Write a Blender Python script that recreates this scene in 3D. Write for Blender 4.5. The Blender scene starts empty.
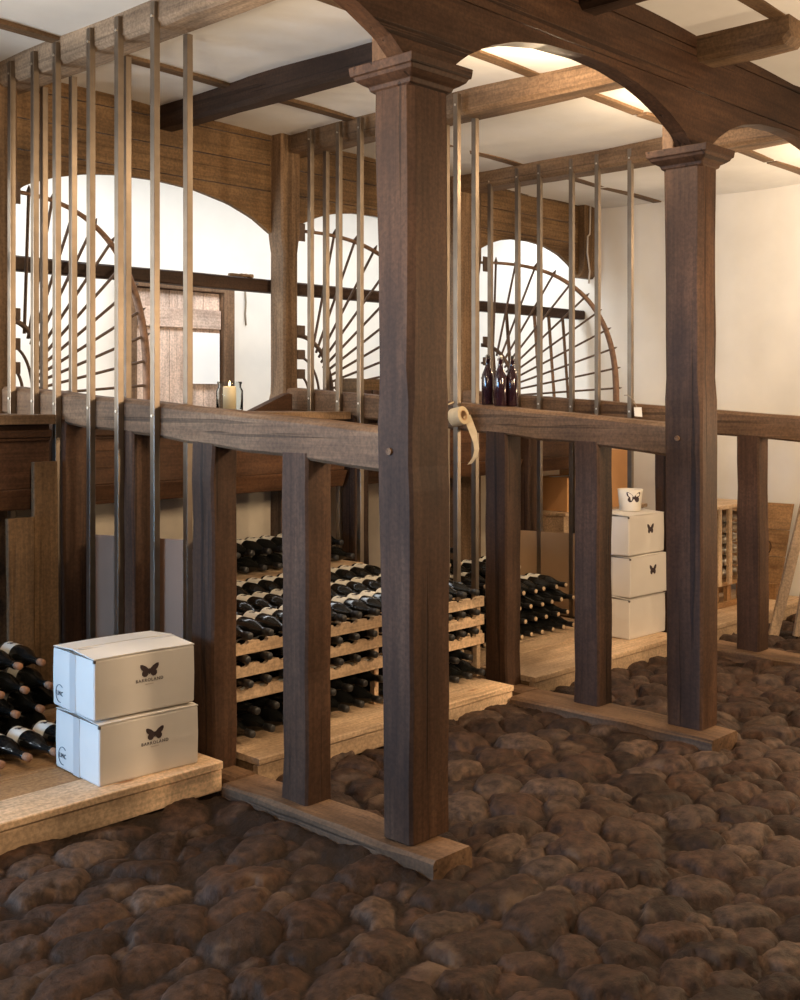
import bpy, bmesh, math, random
import numpy as np
from mathutils import Vector, Matrix, kdtree
random.seed(7)
R = math.radians
SC = bpy.context.scene
COL = SC.collection

# ------------------------------------------------------------------ camera
# world: X runs along the aisle (to the right and away), Y from the aisle into the stalls, Z up
CAM_Z = 1.5
cd = bpy.data.cameras.new('camera'); cam = bpy.data.objects.new('camera', cd); COL.objects.link(cam)
cam.location = (0, 0, CAM_Z); cam.rotation_euler = (R(90), 0, -R(46.355))
cd.sensor_fit = 'HORIZONTAL'; cd.sensor_width = 36.0; cd.lens = 36.0 * 1150 / 800
cd.shift_y = -0.125; cd.clip_start = 0.05; cd.clip_end = 100
SC.camera = cam

# ------------------------------------------------------------------ light
w = bpy.data.worlds.new('world'); SC.world = w; w.use_nodes = True
bg = w.node_tree.nodes['Background']; bg.inputs[0].default_value = (1.0, 0.88, 0.76, 1); bg.inputs[1].default_value = 0.075
SC.view_settings.view_transform = 'Standard'; SC.view_settings.look = 'None'
SC.view_settings.exposure = 0.0; SC.view_settings.gamma = 1.0; SC.view_settings.use_curve_mapping = False

def area(name, loc, aim, sx, sy, watts, col):
    l = bpy.data.lights.new(name, 'AREA'); l.shape = 'RECTANGLE'; l.size = sx; l.size_y = sy
    l.energy = watts; l.color = col
    o = bpy.data.objects.new(name, l); COL.objects.link(o); o.location = loc
    o.rotation_euler = (Vector(aim) - Vector(loc)).to_track_quat('-Z', 'Y').to_euler(); return o
def point(name, loc, watts, col, rad=0.06):
    l = bpy.data.lights.new(name, 'POINT'); l.energy = watts; l.color = col; l.shadow_soft_size = rad
    o = bpy.data.objects.new(name, l); COL.objects.link(o); o.location = loc; return o
WARM = (1.0, 0.74, 0.46)
area('assumed_passage_daylight', (4.2, 6.0, 3.05), (4.2, 6.85, 1.0), 8.0, 0.7, 130, (0.92, 0.965, 1.0))  # unseen overhead area light added to whiten the passage wall, its daylight assumed
area('passage_fill', (-1.2, 6.2, 1.9), (5.0, 4.6, 2.8), 1.2, 1.6, 220, (0.84, 0.93, 1.0))  # unseen cool area light added to brighten the stall ceilings, no window built
area('assumed_side_daylight', (-2.2, 4.25, 1.3), (2.5, 3.2, 0.75), 0.8, 1.2, 29, (0.24, 0.56, 1.0)).data.spread = R(60)  # unseen blue area light added for assumed daylight on left-facing sides, no window built
point('assumed_lamp_or_fill', (4.15, 3.05, 2.88), 38, WARM)  # unseen lamp assumed near the ceiling, warming the golden joist
point('assumed_lamp_or_fill', (5.35, 3.05, 2.85), 25, WARM)  # unseen lamp assumed in the next bay for its warm ceiling
point('assumed_lamp_or_fill', (7.15, 2.75, 2.6), 45, WARM)  # unseen lamp assumed in the last stall for the creamy end wall
point('assumed_lamp_or_fill', (6.7, 1.6, 1.25), 72, WARM)  # low fill added in the aisle to warm the end wall and planks
point('assumed_lamp_or_fill', (1.75, 2.75, 2.5), 56, WARM)  # unseen lamp assumed at the left stall, warming left-facing timber and cartons
area('aisle_side_fill', (0.9, 0.5, 2.0), (2.6, 3.4, 0.7), 0.35, 0.35, 26, (1.0, 0.74, 0.48))  # unseen warm fill added beside the camera for the carton fronts
area('assumed_aisle_lamp', (4.2, 0.7, 1.95), (4.4, 4.0, 0.9), 0.4, 0.4, 54, (1.0, 0.72, 0.45)).data.spread = R(150)  # unseen warm lamp assumed out in the aisle, lighting the wall under the mangers

# ------------------------------------------------------------------ materials
M = {}
def newmat(name):
    m = bpy.data.materials.new(name); m.use_nodes = True; M[name] = m
    nt = m.node_tree; return m, nt, nt.nodes['Principled BSDF']
def nd(nt, t, **kw):
    n = nt.nodes.new(t)
    for k, v in kw.items(): setattr(n, k, v)
    return n
def ramp(nt, fac, stops):
    r = nd(nt, 'ShaderNodeValToRGB'); cr = r.color_ramp
    while len(cr.elements) < len(stops): cr.elements.new(0.5)
    for e, (p, c) in zip(cr.elements, stops):
        e.position = p; e.color = (*c, 1) if len(c) == 3 else c
    nt.links.new(fac, r.inputs[0]); return r
def noise(nt, vec, scale, detail=4, rough=0.55):
    n = nd(nt, 'ShaderNodeTexNoise'); n.inputs['Scale'].default_value = scale
    n.inputs['Detail'].default_value = detail; n.inputs['Roughness'].default_value = rough
    nt.links.new(vec, n.inputs['Vector']); return n
def mapping(nt, sc, src='Object'):
    tc = nd(nt, 'ShaderNodeTexCoord'); mp = nd(nt, 'ShaderNodeMapping')
    mp.inputs['Scale'].default_value = sc
    nt.links.new(tc.outputs[src], mp.inputs['Vector']); return mp.outputs[0]
def mix(nt, fac, a, b, mode='MULTIPLY'):
    m = nd(nt, 'ShaderNodeMix', data_type='RGBA', blend_type=mode)
    if isinstance(fac, (int, float)): m.inputs[0].default_value = fac
    else: nt.links.new(fac, m.inputs[0])
    for i, x in ((6, a), (7, b)):
        if isinstance(x, tuple): m.inputs[i].default_value = (*x, 1)
        else: nt.links.new(x, m.inputs[i])
    return m.outputs[2]
def bump(nt, p, h, strength=0.3, dist=0.004):
    b = nd(nt, 'ShaderNodeBump'); b.inputs['Strength'].default_value = strength; b.inputs['Distance'].default_value = dist
    nt.links.new(h, b.inputs['Height']); nt.links.new(b.outputs[0], p.inputs['Normal'])

def wood(name, dark, mid, light, axis, rough=0.62, crack=0.6, grain=1.0, knots=False):
    m, nt, p = newmat(name)
    s = [11.0, 11.0, 11.0]; s[axis] = 1.6
    v = mapping(nt, tuple(s))
    n1 = noise(nt, v, 1.0 * grain, 6, 0.6)
    c = ramp(nt, n1.outputs[0], [(0.25, dark), (0.5, mid), (0.78, light)]).outputs[0]
    s2 = [3.0, 3.0, 3.0]; s2[axis] = 1.2
    n2 = noise(nt, mapping(nt, tuple(s2)), 1.0, 3)
    st = ramp(nt, n2.outputs[0], [(0.32, (0.5, 0.48, 0.46)), (0.5, (0.9, 0.9, 0.9)), (0.68, (1.35, 1.32, 1.28))]).outputs[0]
    c = mix(nt, 0.85, c, st)
    s3 = [38.0, 38.0, 38.0]; s3[axis] = 0.55
    n3 = noise(nt, mapping(nt, tuple(s3)), 1.0, 2, 0.4)
    ck = ramp(nt, n3.outputs[0], [(0.325, (0.10, 0.08, 0.07)), (0.36, (1, 1, 1))])
    c = mix(nt, crack, c, ck.outputs[0])
    if knots:
        vo = nd(nt, 'ShaderNodeTexVoronoi'); vo.inputs['Scale'].default_value = 1.0
        s4 = [7.0, 7.0, 7.0]; s4[axis] = 2.4
        nt.links.new(mapping(nt, tuple(s4)), vo.inputs['Vector'])
        kn = ramp(nt, vo.outputs['Distance'], [(0.05, (0.42, 0.26, 0.16)), (0.13, (1, 1, 1))]).outputs[0]
        c = mix(nt, 0.8, c, kn)
    s5 = [70.0, 70.0, 70.0]; s5[axis] = 2.2
    n5 = noise(nt, mapping(nt, tuple(s5)), 1.0, 5, 0.6)
    c = mix(nt, 0.45 if crack > 0.2 else 0.3, c, ramp(nt, n5.outputs[0], [(0.36, (0.5, 0.48, 0.46)), (0.5, (1, 1, 1)), (0.66, (1.35, 1.33, 1.3))]).outputs[0])
    n4 = noise(nt, mapping(nt, (75, 75, 75)), 1.0, 4)
    sp = ramp(nt, n4.outputs[0], [(0.38, (0.62, 0.62, 0.62)), (0.6, (1.15, 1.15, 1.15))]).outputs[0]
    c = mix(nt, 0.6, c, sp)
    nt.links.new(c, p.inputs['Base Color']); p.inputs['Roughness'].default_value = rough
    p.inputs['Specular IOR Level'].default_value = 0.22
    ad = nd(nt, 'ShaderNodeMath', operation='ADD'); nt.links.new(n1.outputs[0], ad.inputs[0]); nt.links.new(ck.outputs[0], ad.inputs[1])
    bump(nt, p, ad.outputs[0], 0.45, 0.004)
    return m
AX = 'xyz'
for i, a in enumerate(AX):
    wood('post_' + a, (0.036, 0.0165, 0.0085), (0.062, 0.030, 0.0160), (0.098, 0.052, 0.0295), i)
    wood('rail_' + a, (0.098, 0.053, 0.028), (0.155, 0.089, 0.050), (0.220, 0.137, 0.081), i, crack=0.5)
    wood('board_' + a, (0.110, 0.062, 0.028), (0.165, 0.097, 0.047), (0.215, 0.133, 0.068), i, crack=0.35)
    wood('manger_' + a, (0.046, 0.020, 0.009), (0.080, 0.037, 0.018), (0.115, 0.056, 0.028), i, crack=0.4)
    wood('beam_' + a, (0.120, 0.070, 0.038), (0.185, 0.115, 0.066), (0.255, 0.167, 0.100), i, crack=0.45)
    wood('palebeam_' + a, (0.20, 0.140, 0.094), (0.30, 0.220, 0.155), (0.40, 0.305, 0.220), i, crack=0.35)
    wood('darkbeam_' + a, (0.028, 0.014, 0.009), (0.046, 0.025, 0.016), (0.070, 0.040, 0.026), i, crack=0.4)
    wood('pine_' + a, (0.48, 0.325, 0.195), (0.585, 0.41, 0.26), (0.66, 0.48, 0.32), i, rough=0.55, crack=0.08, grain=0.8, knots=True)
    wood('door_' + a, (0.54, 0.39, 0.31), (0.65, 0.49, 0.40), (0.72, 0.57, 0.48), i, crack=0.15)
    wood('crate_' + a, (0.28, 0.150, 0.065), (0.36, 0.205, 0.095), (0.43, 0.255, 0.125), i, crack=0.2, knots=True)

def plain(name, col, rough=0.5, metal=0.0, var=0.0, vscale=8.0, bmp=0.0, spec=0.5):
    m, nt, p = newmat(name)
    p.inputs['Base Color'].default_value = (*col, 1); p.inputs['Roughness'].default_value = rough
    p.inputs['Metallic'].default_value = metal; p.inputs['Specular IOR Level'].default_value = spec
    if var:
        n = noise(nt, mapping(nt, (1, 1, 1)), vscale, 5)
        lo = tuple(c * (1 - var) for c in col); hi = tuple(min(1, c * (1 + var * 0.6)) for c in col)
        nt.links.new(ramp(nt, n.outputs[0], [(0.3, lo), (0.7, hi)]).outputs[0], p.inputs['Base Color'])
        if bmp: bump(nt, p, n.outputs[0], bmp, 0.006)
    return m
plain('plaster', (0.80, 0.765, 0.71), 0.9, var=0.09, vscale=1.7, bmp=0.5, spec=0.2)
plain('ceiling_plaster', (0.82, 0.81, 0.795), 0.9, var=0.14, vscale=1.3, bmp=0.4, spec=0.2)
plain('cream_plaster', (0.74, 0.655, 0.53), 0.9, var=0.12, vscale=6, bmp=0.6, spec=0.2)
plain('steel', (0.215, 0.170, 0.130), 0.36, metal=0.9, var=0.15, vscale=14)
plain('screw_metal', (0.8, 0.76, 0.7), 0.3, metal=1.0)
plain('iron', (0.105, 0.068, 0.050), 0.62, metal=0.35, var=0.35, vscale=40)
plain('rust_iron', (0.22, 0.125, 0.078), 0.7, metal=0.2, var=0.4, vscale=30)
plain('bottle_glass', (0.010, 0.010, 0.009), 0.14, spec=0.6)
plain('red_bottle_glass', (0.022, 0.008, 0.012), 0.12, spec=0.7)
plain('capsule_black', (0.018, 0.017, 0.017), 0.42)
plain('paper_label', (0.74, 0.70, 0.62), 0.7)
plain('print_ink', (0.045, 0.026, 0.026), 0.7)
plain('blue_ink', (0.035, 0.055, 0.085), 0.7)
plain('faint_print', (0.50, 0.43, 0.37), 0.7)
plain('cork', (0.36, 0.18, 0.095), 0.85, var=0.3, vscale=120)
plain('pale_cork', (0.52, 0.38, 0.24), 0.8)
plain('carton', (0.72, 0.665, 0.60), 0.65, var=0.04, vscale=5, spec=0.3)
plain('carton_edge', (0.10, 0.075, 0.06), 0.8)
plain('packing_tape', (0.56, 0.53, 0.50), 0.28)
plain('cardboard', (0.42, 0.265, 0.145), 0.8, var=0.10, vscale=3)
plain('plum_board', (0.32, 0.185, 0.118), 0.8, var=0.12, vscale=3)
plain('orange_card', (0.58, 0.30, 0.12), 0.75, var=0.08, vscale=4)
plain('tape_paper', (0.50, 0.40, 0.26), 0.7, var=0.12, vscale=30)
plain('white_paper', (0.85, 0.85, 0.84), 0.7)
plain('wax', (0.90, 0.72, 0.48), 0.5)
plain('ceramic', (0.78, 0.72, 0.62), 0.4)
plain('string', (0.30, 0.24, 0.17), 0.9)
m, nt, p = newmat('clear_glass')
tr_ = nd(nt, 'ShaderNodeBsdfTransparent'); tr_.inputs[0].default_value = (0.93, 0.95, 0.95, 1); gl_ = nd(nt, 'ShaderNodeBsdfGlossy'); gl_.inputs['Roughness'].default_value = 0.03
fr_ = nd(nt, 'ShaderNodeLayerWeight'); fr_.inputs[0].default_value = 0.10; mx_ = nd(nt, 'ShaderNodeMixShader')
nt.links.new(fr_.outputs['Fresnel'], mx_.inputs[0]); nt.links.new(tr_.outputs[0], mx_.inputs[1]); nt.links.new(gl_.outputs[0], mx_.inputs[2])
nt.links.new(mx_.outputs[0], nt.nodes['Material Output'].inputs['Surface'])
m, nt, p = newmat('flame'); p.inputs['Emission Color'].default_value = (1, 0.75, 0.35, 1); p.inputs['Emission Strength'].default_value = 6
# cobbles: every stone its own tone, earth between
m, nt, p = newmat('cobble')
at = nd(nt, 'ShaderNodeAttribute', attribute_name='stone'); sep = nd(nt, 'ShaderNodeSeparateColor'); nt.links.new(at.outputs['Color'], sep.inputs[0])
sc_ = ramp(nt, sep.outputs[0], [(0.0, (0.022, 0.0112, 0.0068)), (0.35, (0.038, 0.0195, 0.0118)), (0.6, (0.051, 0.0258, 0.0155)), (0.85, (0.049, 0.0295, 0.0205)), (1.0, (0.080, 0.049, 0.033))]).outputs[0]
nv = noise(nt, mapping(nt, (1, 1, 1)), 26, 6, 0.65)
sc_ = mix(nt, 1.0, sc_, ramp(nt, nv.outputs[0], [(0.36, (0.45, 0.43, 0.42)), (0.5, (1, 1, 1)), (0.66, (1.7, 1.65, 1.6))]).outputs[0])
nl = noise(nt, mapping(nt, (1, 1, 1)), 5.0, 4)
pale = ramp(nt, nl.outputs[0], [(0.60, (0, 0, 0)), (0.74, (1, 1, 1))]).outputs[0]
sc_ = mix(nt, pale, sc_, (0.120, 0.076, 0.050), 'MIX')
nd2 = noise(nt, mapping(nt, (1, 1, 1)), 90, 4)
earth = ramp(nt, nd2.outputs[0], [(0.3, (0.010, 0.005, 0.003)), (0.7, (0.024, 0.012, 0.0065))]).outputs[0]
cc = mix(nt, sep.outputs[1], sc_, earth, 'MIX')
nt.links.new(cc, p.inputs['Base Color']); p.inputs['Roughness'].default_value = 0.62; p.inputs['Specular IOR Level'].default_value = 0.2
bump(nt, p, nv.outputs[0], 0.8, 0.012)

# ------------------------------------------------------------------ mesh helpers
class G:
    def __init__(s): s.v = []; s.f = []; s.mi = []; s.cur = 0
    def add(s, vs, fs):
        b = len(s.v); s.v += [tuple(x) for x in vs]
        for f in fs: s.f.append([b + i for i in f]); s.mi.append(s.cur)
        return s
    def box(s, x0, x1, y0, y1, z0, z1):
        return s.add([(x, y, z) for z in (z0, z1) for y in (y0, y1) for x in (x0, x1)],
                     [(0, 2, 3, 1), (4, 5, 7, 6), (0, 1, 5, 4), (2, 6, 7, 3), (0, 4, 6, 2), (1, 3, 7, 5)])
    def hexa(s, c):   # 8 corners: bottom ring 0-3, top ring 4-7
        return s.add(c, [(3, 2, 1, 0), (4, 5, 6, 7), (0, 1, 5, 4), (1, 2, 6, 5), (2, 3, 7, 6), (3, 0, 4, 7)])
    def loft(s, rings, caps=True, closed=False):
        n = len(rings[0]); vs = [p for r in rings for p in r]; fs = []
        k = len(rings)
        for i in range(k if closed else k - 1):
            a, b = i * n, ((i + 1) % k) * n
            for j in range(n):
                jj = (j + 1) % n; fs.append((a + j, a + jj, b + jj, b + j))
        if caps and not closed: fs.append(tuple(range(n - 1, -1, -1))); fs.append(tuple((k - 1) * n + j for j in range(n)))
        return s.add(vs, fs)
    def tube(s, pts, r, n=8, closed=False, flat=None):
        pts = [Vector(p) for p in pts]; rings = []; k = len(pts)
        up = None
        for i, p in enumerate(pts):
            a = pts[(i - 1) % k] if (closed or i > 0) else p; b = pts[(i + 1) % k] if (closed or i < k - 1) else p
            t = (b - a).normalized()
            if up is None: up = Vector((0, 0, 1)) if abs(t.z) < 0.9 else Vector((1, 0, 0))
            q = t.cross(up).normalized(); u2 = q.cross(t).normalized(); up = u2
            rr = r[i] if isinstance(r, (list, tuple)) else r
            rings.append([p + q * math.cos(2 * math.pi * j / n) * rr + u2 * math.sin(2 * math.pi * j / n) * rr for j in range(n)])
        return s.loft(rings, closed=closed)
    def lathe(s, prof, n=24, axis='z', c=(0, 0, 0), caps=True):
        rings = []
        for r, h in prof:
            rg = []
            for j in range(n):
                a = 2 * math.pi * j / n
                if axis == 'z': q = (c[0] + r * math.cos(a), c[1] + r * math.sin(a), c[2] + h)
                elif axis == 'y': q = (c[0] + r * math.sin(a), c[1] + h, c[2] + r * math.cos(a))
                else: q = (c[0] + h, c[1] + r * math.cos(a), c[2] + r * math.sin(a))
                rg.append(q)
            rings.append(rg)
        return s.loft(rings, caps=caps)
    def prism(s, poly, fn0, fn1):   # poly of 2d points; fn0/fn1 map them onto the two faces
        n = len(poly); vs = [fn0(*q) for q in poly] + [fn1(*q) for q in poly]
        return s.add(vs, [tuple(range(n - 1, -1, -1)), tuple(range(n, 2 * n))] + [(j, (j + 1) % n, n + (j + 1) % n, n + j) for j in range(n)])
    def timber(s, p0, p1, w, h, ch=0.008, jit=0.003, n=10, up=(0, 0, 1), seed=0):
        # hewn timber from p0 to p1, chamfered, each section a little off true
        rnd = random.Random(seed + int(abs(p0[0]) * 77 + abs(p0[1]) * 131 + abs(p0[2]) * 17))
        p0, p1 = Vector(p0), Vector(p1); t = (p1 - p0).normalized(); up = Vector(up)
        q = t.cross(up).normalized(); u2 = q.cross(t).normalized()
        rings = []; off = [0, 0, 0, 0]
        for i in range(n + 1):
            c = p0.lerp(p1, i / n); off = [o * 0.7 + rnd.uniform(-jit, jit) for o in off]
            hw, hh = w / 2 + off[0], h / 2 + off[1]; c = c + q * off[2] * 0.6 + u2 * off[3] * 0.6
            k = ch * rnd.uniform(0.7, 1.4)
            rings.append([c + q * a + u2 * b for a, b in ((-hw + k, -hh), (hw - k, -hh), (hw, -hh + k), (hw, hh - k), (hw - k, hh), (-hw + k, hh), (-hw, hh - k), (-hw, -hh + k))])
        return s.loft(rings)

def tagit(o, label=None, cat=None, group=None, kind=None):
    if label: o['label'] = label
    if cat: o['category'] = cat
    if group: o['group'] = group
    if kind: o['kind'] = kind
    return o
def thing(name, label, cat, loc, group=None, rz=0.0):
    o = bpy.data.objects.new(name, None); COL.objects.link(o); o.location = loc; o.rotation_euler = (0, 0, rz)
    o.empty_display_size = 0.05
    return tagit(o, label, cat, group)
def rootloc(p):
    l = Vector((0, 0, 0))
    while p is not None: l = l + p.location; p = p.parent
    return l
def build(name, g, mats, parent=None, local=False, smooth=False, bevel=0.0, auto=None):
    """one mesh object; g in world coordinates unless local"""
    me = bpy.data.meshes.new(name)
    off = Vector((0, 0, 0)) if (local or parent is None) else rootloc(parent)
    if parent is None and not local:
        xs = np.array(g.v); c = (xs.min(0) + xs.max(0)) / 2; off = Vector((c[0], c[1], xs[:, 2].min()))
    me.from_pydata([Vector(v) - off for v in g.v], [], g.f)
    if not isinstance(mats, (list, tuple)): mats = [mats]
    for mm in mats: me.materials.append(M[mm])
    if len(mats) > 1: me.polygons.foreach_set('material_index', g.mi)
    bm = bmesh.new(); bm.from_mesh(me); bmesh.ops.recalc_face_normals(bm, faces=bm.faces[:]); bm.to_mesh(me); bm.free()
    if smooth: me.polygons.foreach_set('use_smooth', [True] * len(me.polygons))
    o = bpy.data.objects.new(name, me); COL.objects.link(o)
    if parent is not None: o.parent = parent
    elif not local: o.location = off
    if auto: me.set_sharp_from_angle(angle=R(auto))
    if bevel:
        b = o.modifiers.new('bevel', 'BEVEL'); b.width = bevel; b.segments = 2; b.limit_method = 'ANGLE'
    return o
def dup(root, loc, rz=None):
    r = root.copy(); COL.objects.link(r); r.location = loc
    if rz is not None: r.rotation_euler = (0, 0, rz)
    for ch in list(root.children):
        c = ch.copy(); COL.objects.link(c); c.parent = r
        for gc in list(ch.children):
            d = gc.copy(); COL.objects.link(d); d.parent = c
    return r
def text_mesh(body, size):
    c = bpy.data.curves.new('txt', 'FONT'); c.body = body; c.size = size; c.align_x = 'CENTER'; c.align_y = 'CENTER'; c.extrude = 0.0006; c.space_character = 1.25
    o = bpy.data.objects.new('txt', c); COL.objects.link(o)
    dg = bpy.context.evaluated_depsgraph_get(); me = bpy.data.meshes.new_from_object(o.evaluated_get(dg))
    vs = [tuple(v.co) for v in me.vertices]; fs = [tuple(q.vertices) for q in me.polygons]
    bpy.data.objects.remove(o); bpy.data.curves.remove(c); bpy.data.meshes.remove(me)
    return vs, fs
def structure(o): o['kind'] = 'structure'; return o

def zb(x): return 3.04 - 0.017 * (x - 2.8)      # underside of the joists
# ------------------------------------------------------------------ floor of cobbles
def make_floor():
    fine = 0.0115
    xs = np.concatenate([np.arange(-2.5, 0.7, 0.08), np.arange(0.7, 8.05, fine)])
    ys = np.concatenate([np.arange(-2.5, 0.35, 0.08), np.arange(0.35, 3.70, fine), np.arange(3.70, 7.3, 0.12)])
    nx, ny = len(xs), len(ys)
    rnd = np.random.RandomState(3)
    EX = 0.78                                   # stones lie a little longer along the aisle
    pts = []; cell = {}
    def near(p, rad):
        ci, cj = int(p[0] / 0.2), int(p[1] / 0.2)
        for a in range(ci - 2, ci + 3):
            for b in range(cj - 2, cj + 3):
                for q in cell.get((a, b), ()):
                    dx, dy = p[0] - q[0], p[1] - q[1]
                    u = (dx * q[3] + dy * q[4]) / q[5]; v = (-dx * q[4] + dy * q[3]) * q[5]
                    if u * u + v * v < (0.5 * (rad + q[2])) ** 2: return True
        return False
    for rad, cnt in ((0.20, 60), (0.17, 500), (0.145, 2500), (0.12, 6000), (0.10, 9000), (0.08, 9000)):
        for k in range(cnt):
            p = (rnd.uniform(0.5, 8.1), rnd.uniform(0.2, 3.75))
            left = p[0] < 2.9 and p[1] > 1.9
            if rad > 0.18 and not left: continue
            if not near(p, rad):
                a = rnd.normal(0.15, 0.3) if left else rnd.normal(-0.6, 0.55)
                st = math.sqrt(rnd.uniform(1.35, 2.0) if left else rnd.uniform(1.05, 1.6))
                q = (p[0], p[1], rad, math.cos(a), math.sin(a), st); pts.append(q); cell.setdefault((int(p[0] / 0.2), int(p[1] / 0.2)), []).append(q)
    pts = np.array(pts); n = len(pts)
    rh = rnd.uniform(-0.010, 0.008, n); tone = rnd.uniform(0, 1, n); tilt = rnd.uniform(-0.16, 0.16, (n, 2)); ex = rnd.uniform(2.3, 3.6, n)
    XX, YY = np.meshgrid(xs, ys)
    def wob(x, y, f, ph): return np.sin(x * f + ph) * np.cos(y * f * 1.13 + ph * 1.7) + 0.6 * np.sin(x * f * 2.3 - y * f * 1.9 + ph)
    WX = XX + 0.007 * wob(XX, YY, 23, 0.4) + 0.004 * wob(XX, YY, 53, 2.0)
    WY = YY + 0.007 * wob(XX, YY, 21, 1.4) + 0.004 * wob(XX, YY, 49, 3.1)
    # trodden earth along the sills and the platform fronts
    def dist_seg(x, y, ax, ay, bx, by):
        t = np.clip(((x - ax) * (bx - ax) + (y - ay) * (by - ay)) / ((bx - ax) ** 2 + (by - ay) ** 2), 0, 1)
        return np.hypot(x - ax - t * (bx - ax), y - ay - t * (by - ay))
    D = np.minimum.reduce([dist_seg(XX, YY, 2.66, 2.45, 2.66, 3.5), dist_seg(XX, YY, 1.9, 3.55, 2.66, 3.5), dist_seg(XX, YY, 4.46, 2.45, 4.46, 3.5), dist_seg(XX, YY, 6.2, 2.5, 6.2, 3.5)])
    L = 1 / (1 + np.exp((XX - 3.0) / 0.25)) / (1 + np.exp((1.7 - YY) / 0.3))
    base = 0.006 * wob(XX, YY, 2.3, 0.7) + 0.004 * wob(XX, YY, 5.1, 1.9)
    rough = 0.0022 * wob(XX, YY, 71, 1.2) + 0.0014 * wob(XX, YY, 133, 0.5) + rnd.normal(0, 0.0006, XX.shape)
    dirt = -0.020 + 0.002 * L + 0.030 * np.exp(-(D / 0.07) ** 2) + 0.004 * wob(XX, YY, 23, 0.2) + rough
    Q1 = np.full(XX.shape, 9.0); Q2 = np.full(XX.shape, 9.0); K = np.zeros(XX.shape, dtype=int)
    for k in range(n):
        px, py, rad, ca, sa, st = pts[k]
        Rr = rad * st * 0.95
        i0, i1 = np.searchsorted(xs, [px - Rr - 0.03, px + Rr + 0.03]); j0, j1 = np.searchsorted(ys, [py - Rr - 0.03, py + Rr + 0.03])
        if i1 <= i0 or j1 <= j0: continue
        dx = WX[j0:j1, i0:i1] - px; dy = WY[j0:j1, i0:i1] - py
        q = np.hypot((dx * ca + dy * sa) / st, (-dx * sa + dy * ca) * st) / (rad * 0.57)
        a1 = Q1[j0:j1, i0:i1]; a2 = Q2[j0:j1, i0:i1]
        m = q < a1
        Q2[j0:j1, i0:i1] = np.where(m, a1, np.minimum(a2, q)); Q1[j0:j1, i0:i1] = np.where(m, q, a1)
        K[j0:j1, i0:i1] = np.where(m, k, K[j0:j1, i0:i1])
    RAD = pts[K, 2]
    edge = np.clip((Q2 - Q1 - 0.03) / 0.50, 0, 1); edge = np.sqrt(1 - (1 - edge) ** 2.4)
    dome = np.sqrt(np.clip(1 - (Q1 * 0.80) ** 2.6, 0, 1))
    Hs = 0.33 * RAD * (1 - 0.22 * L) * edge * dome - 0.024 + rh[K] + (tilt[K, 0] * (WX - pts[K, 0]) + tilt[K, 1] * (WY - pts[K, 1])) * edge
    Z = np.maximum(Hs + 0.5 * rough, dirt) + base
    Cc = np.zeros((ny, nx, 4), dtype=np.float32); Cc[..., 3] = 1
    Cc[..., 0] = tone[K]; Cc[..., 1] = np.clip(1 - (Hs - dirt) / 0.007, 0, 1)
    out = (YY < 0.34) | (YY > 3.72) | (XX < 0.69)
    Z = np.where(out, base - 0.02, Z); Cc[..., 1] = np.where(out, 1, Cc[..., 1])
    V = np.stack([XX, YY, Z - 0.012], -1).reshape(-1, 3)
    idx = np.arange(nx * ny).reshape(ny, nx)
    F = np.stack([idx[:-1, :-1], idx[:-1, 1:], idx[1:, 1:], idx[1:, :-1]], -1).reshape(-1, 4)
    me = bpy.data.meshes.new('floor'); me.vertices.add(len(V)); me.vertices.foreach_set('co', V.ravel())
    me.loops.add(F.size); me.polygons.add(len(F)); me.loops.foreach_set('vertex_index', F.ravel().astype(np.int32))
    me.polygons.foreach_set('loop_start', np.arange(0, F.size, 4, dtype=np.int32)); me.polygons.foreach_set('loop_total', np.full(len(F), 4, dtype=np.int32))
    me.update(calc_edges=True); me.polygons.foreach_set('use_smooth', [True] * len(F))
    ca = me.color_attributes.new('stone', 'FLOAT_COLOR', 'POINT'); ca.data.foreach_set('color', Cc.ravel())
    me.materials.append(M['cobble'])
    o = bpy.data.objects.new('floor', me); COL.objects.link(o); return structure(o)
make_floor()

# ------------------------------------------------------------------ walls, ceiling
XW = 8.0
def make_ceiling():
    nodes = [-1.1, -0.1, 0.85, 1.83, 2.815, 3.78, 4.705, 5.60, 6.29, 7.2, 8.0]
    g = G(); xs = []
    for a, b in zip(nodes[:-1], nodes[1:]):
        for k in range(12): xs.append((a + (b - a) * k / 12, k / 12))
    xs.append((8.0, 0.0))
    ys = [-2.5 + 9.8 * k / 40 for k in range(41)]
    vs = []
    for y in ys:
        for x, t in xs:
            vs.append((x, y, zb(x) + 0.115 + 0.010 * math.sin(math.pi * t) + 0.008 * math.sin(y * 2.3 + x) + 0.004 * math.sin(y * 5.7 - x * 3)))
    n = len(xs)
    fs = [(j * n + i, j * n + i + 1, (j + 1) * n + i + 1, (j + 1) * n + i) for j in range(40) for i in range(n - 1)]
    g.add(vs, fs); structure(build('ceiling', g, 'ceiling_plaster', smooth=True))
    for q, y in enumerate((4.80, 3.48, 2.20, 0.90)):
        g = G()
        for x0, x1 in ((0.95, 1.77), (1.9, 2.74), (2.89, 3.72), (3.84, 4.62), (4.79, 5.58), (5.62, 6.2), (6.38, 7.18), (7.22, 7.98)):
            rings = []
            for k in range(13):
                t = k / 12; x = x0 + (x1 - x0) * t; z = zb(x) + 0.116 + 0.004 * math.sin(math.pi * t)
                rings.append([(x, y - 0.035, z - 0.008), (x, y + 0.035, z - 0.008), (x, y + 0.035, z + 0.02), (x, y - 0.035, z + 0.02)])
            g.loft(rings)
        structure(build('trim_%d' % (q + 1), g, 'beam_x'))
make_ceiling()
structure(build('wall_back', G().box(-2.5, XW + 0.15, 7.05, 7.2, -0.1, 3.35), 'plaster'))
structure(build('wall_right', G().box(XW, XW + 0.15, -2.5, 7.05, -0.1, 3.35), 'plaster'))
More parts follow.
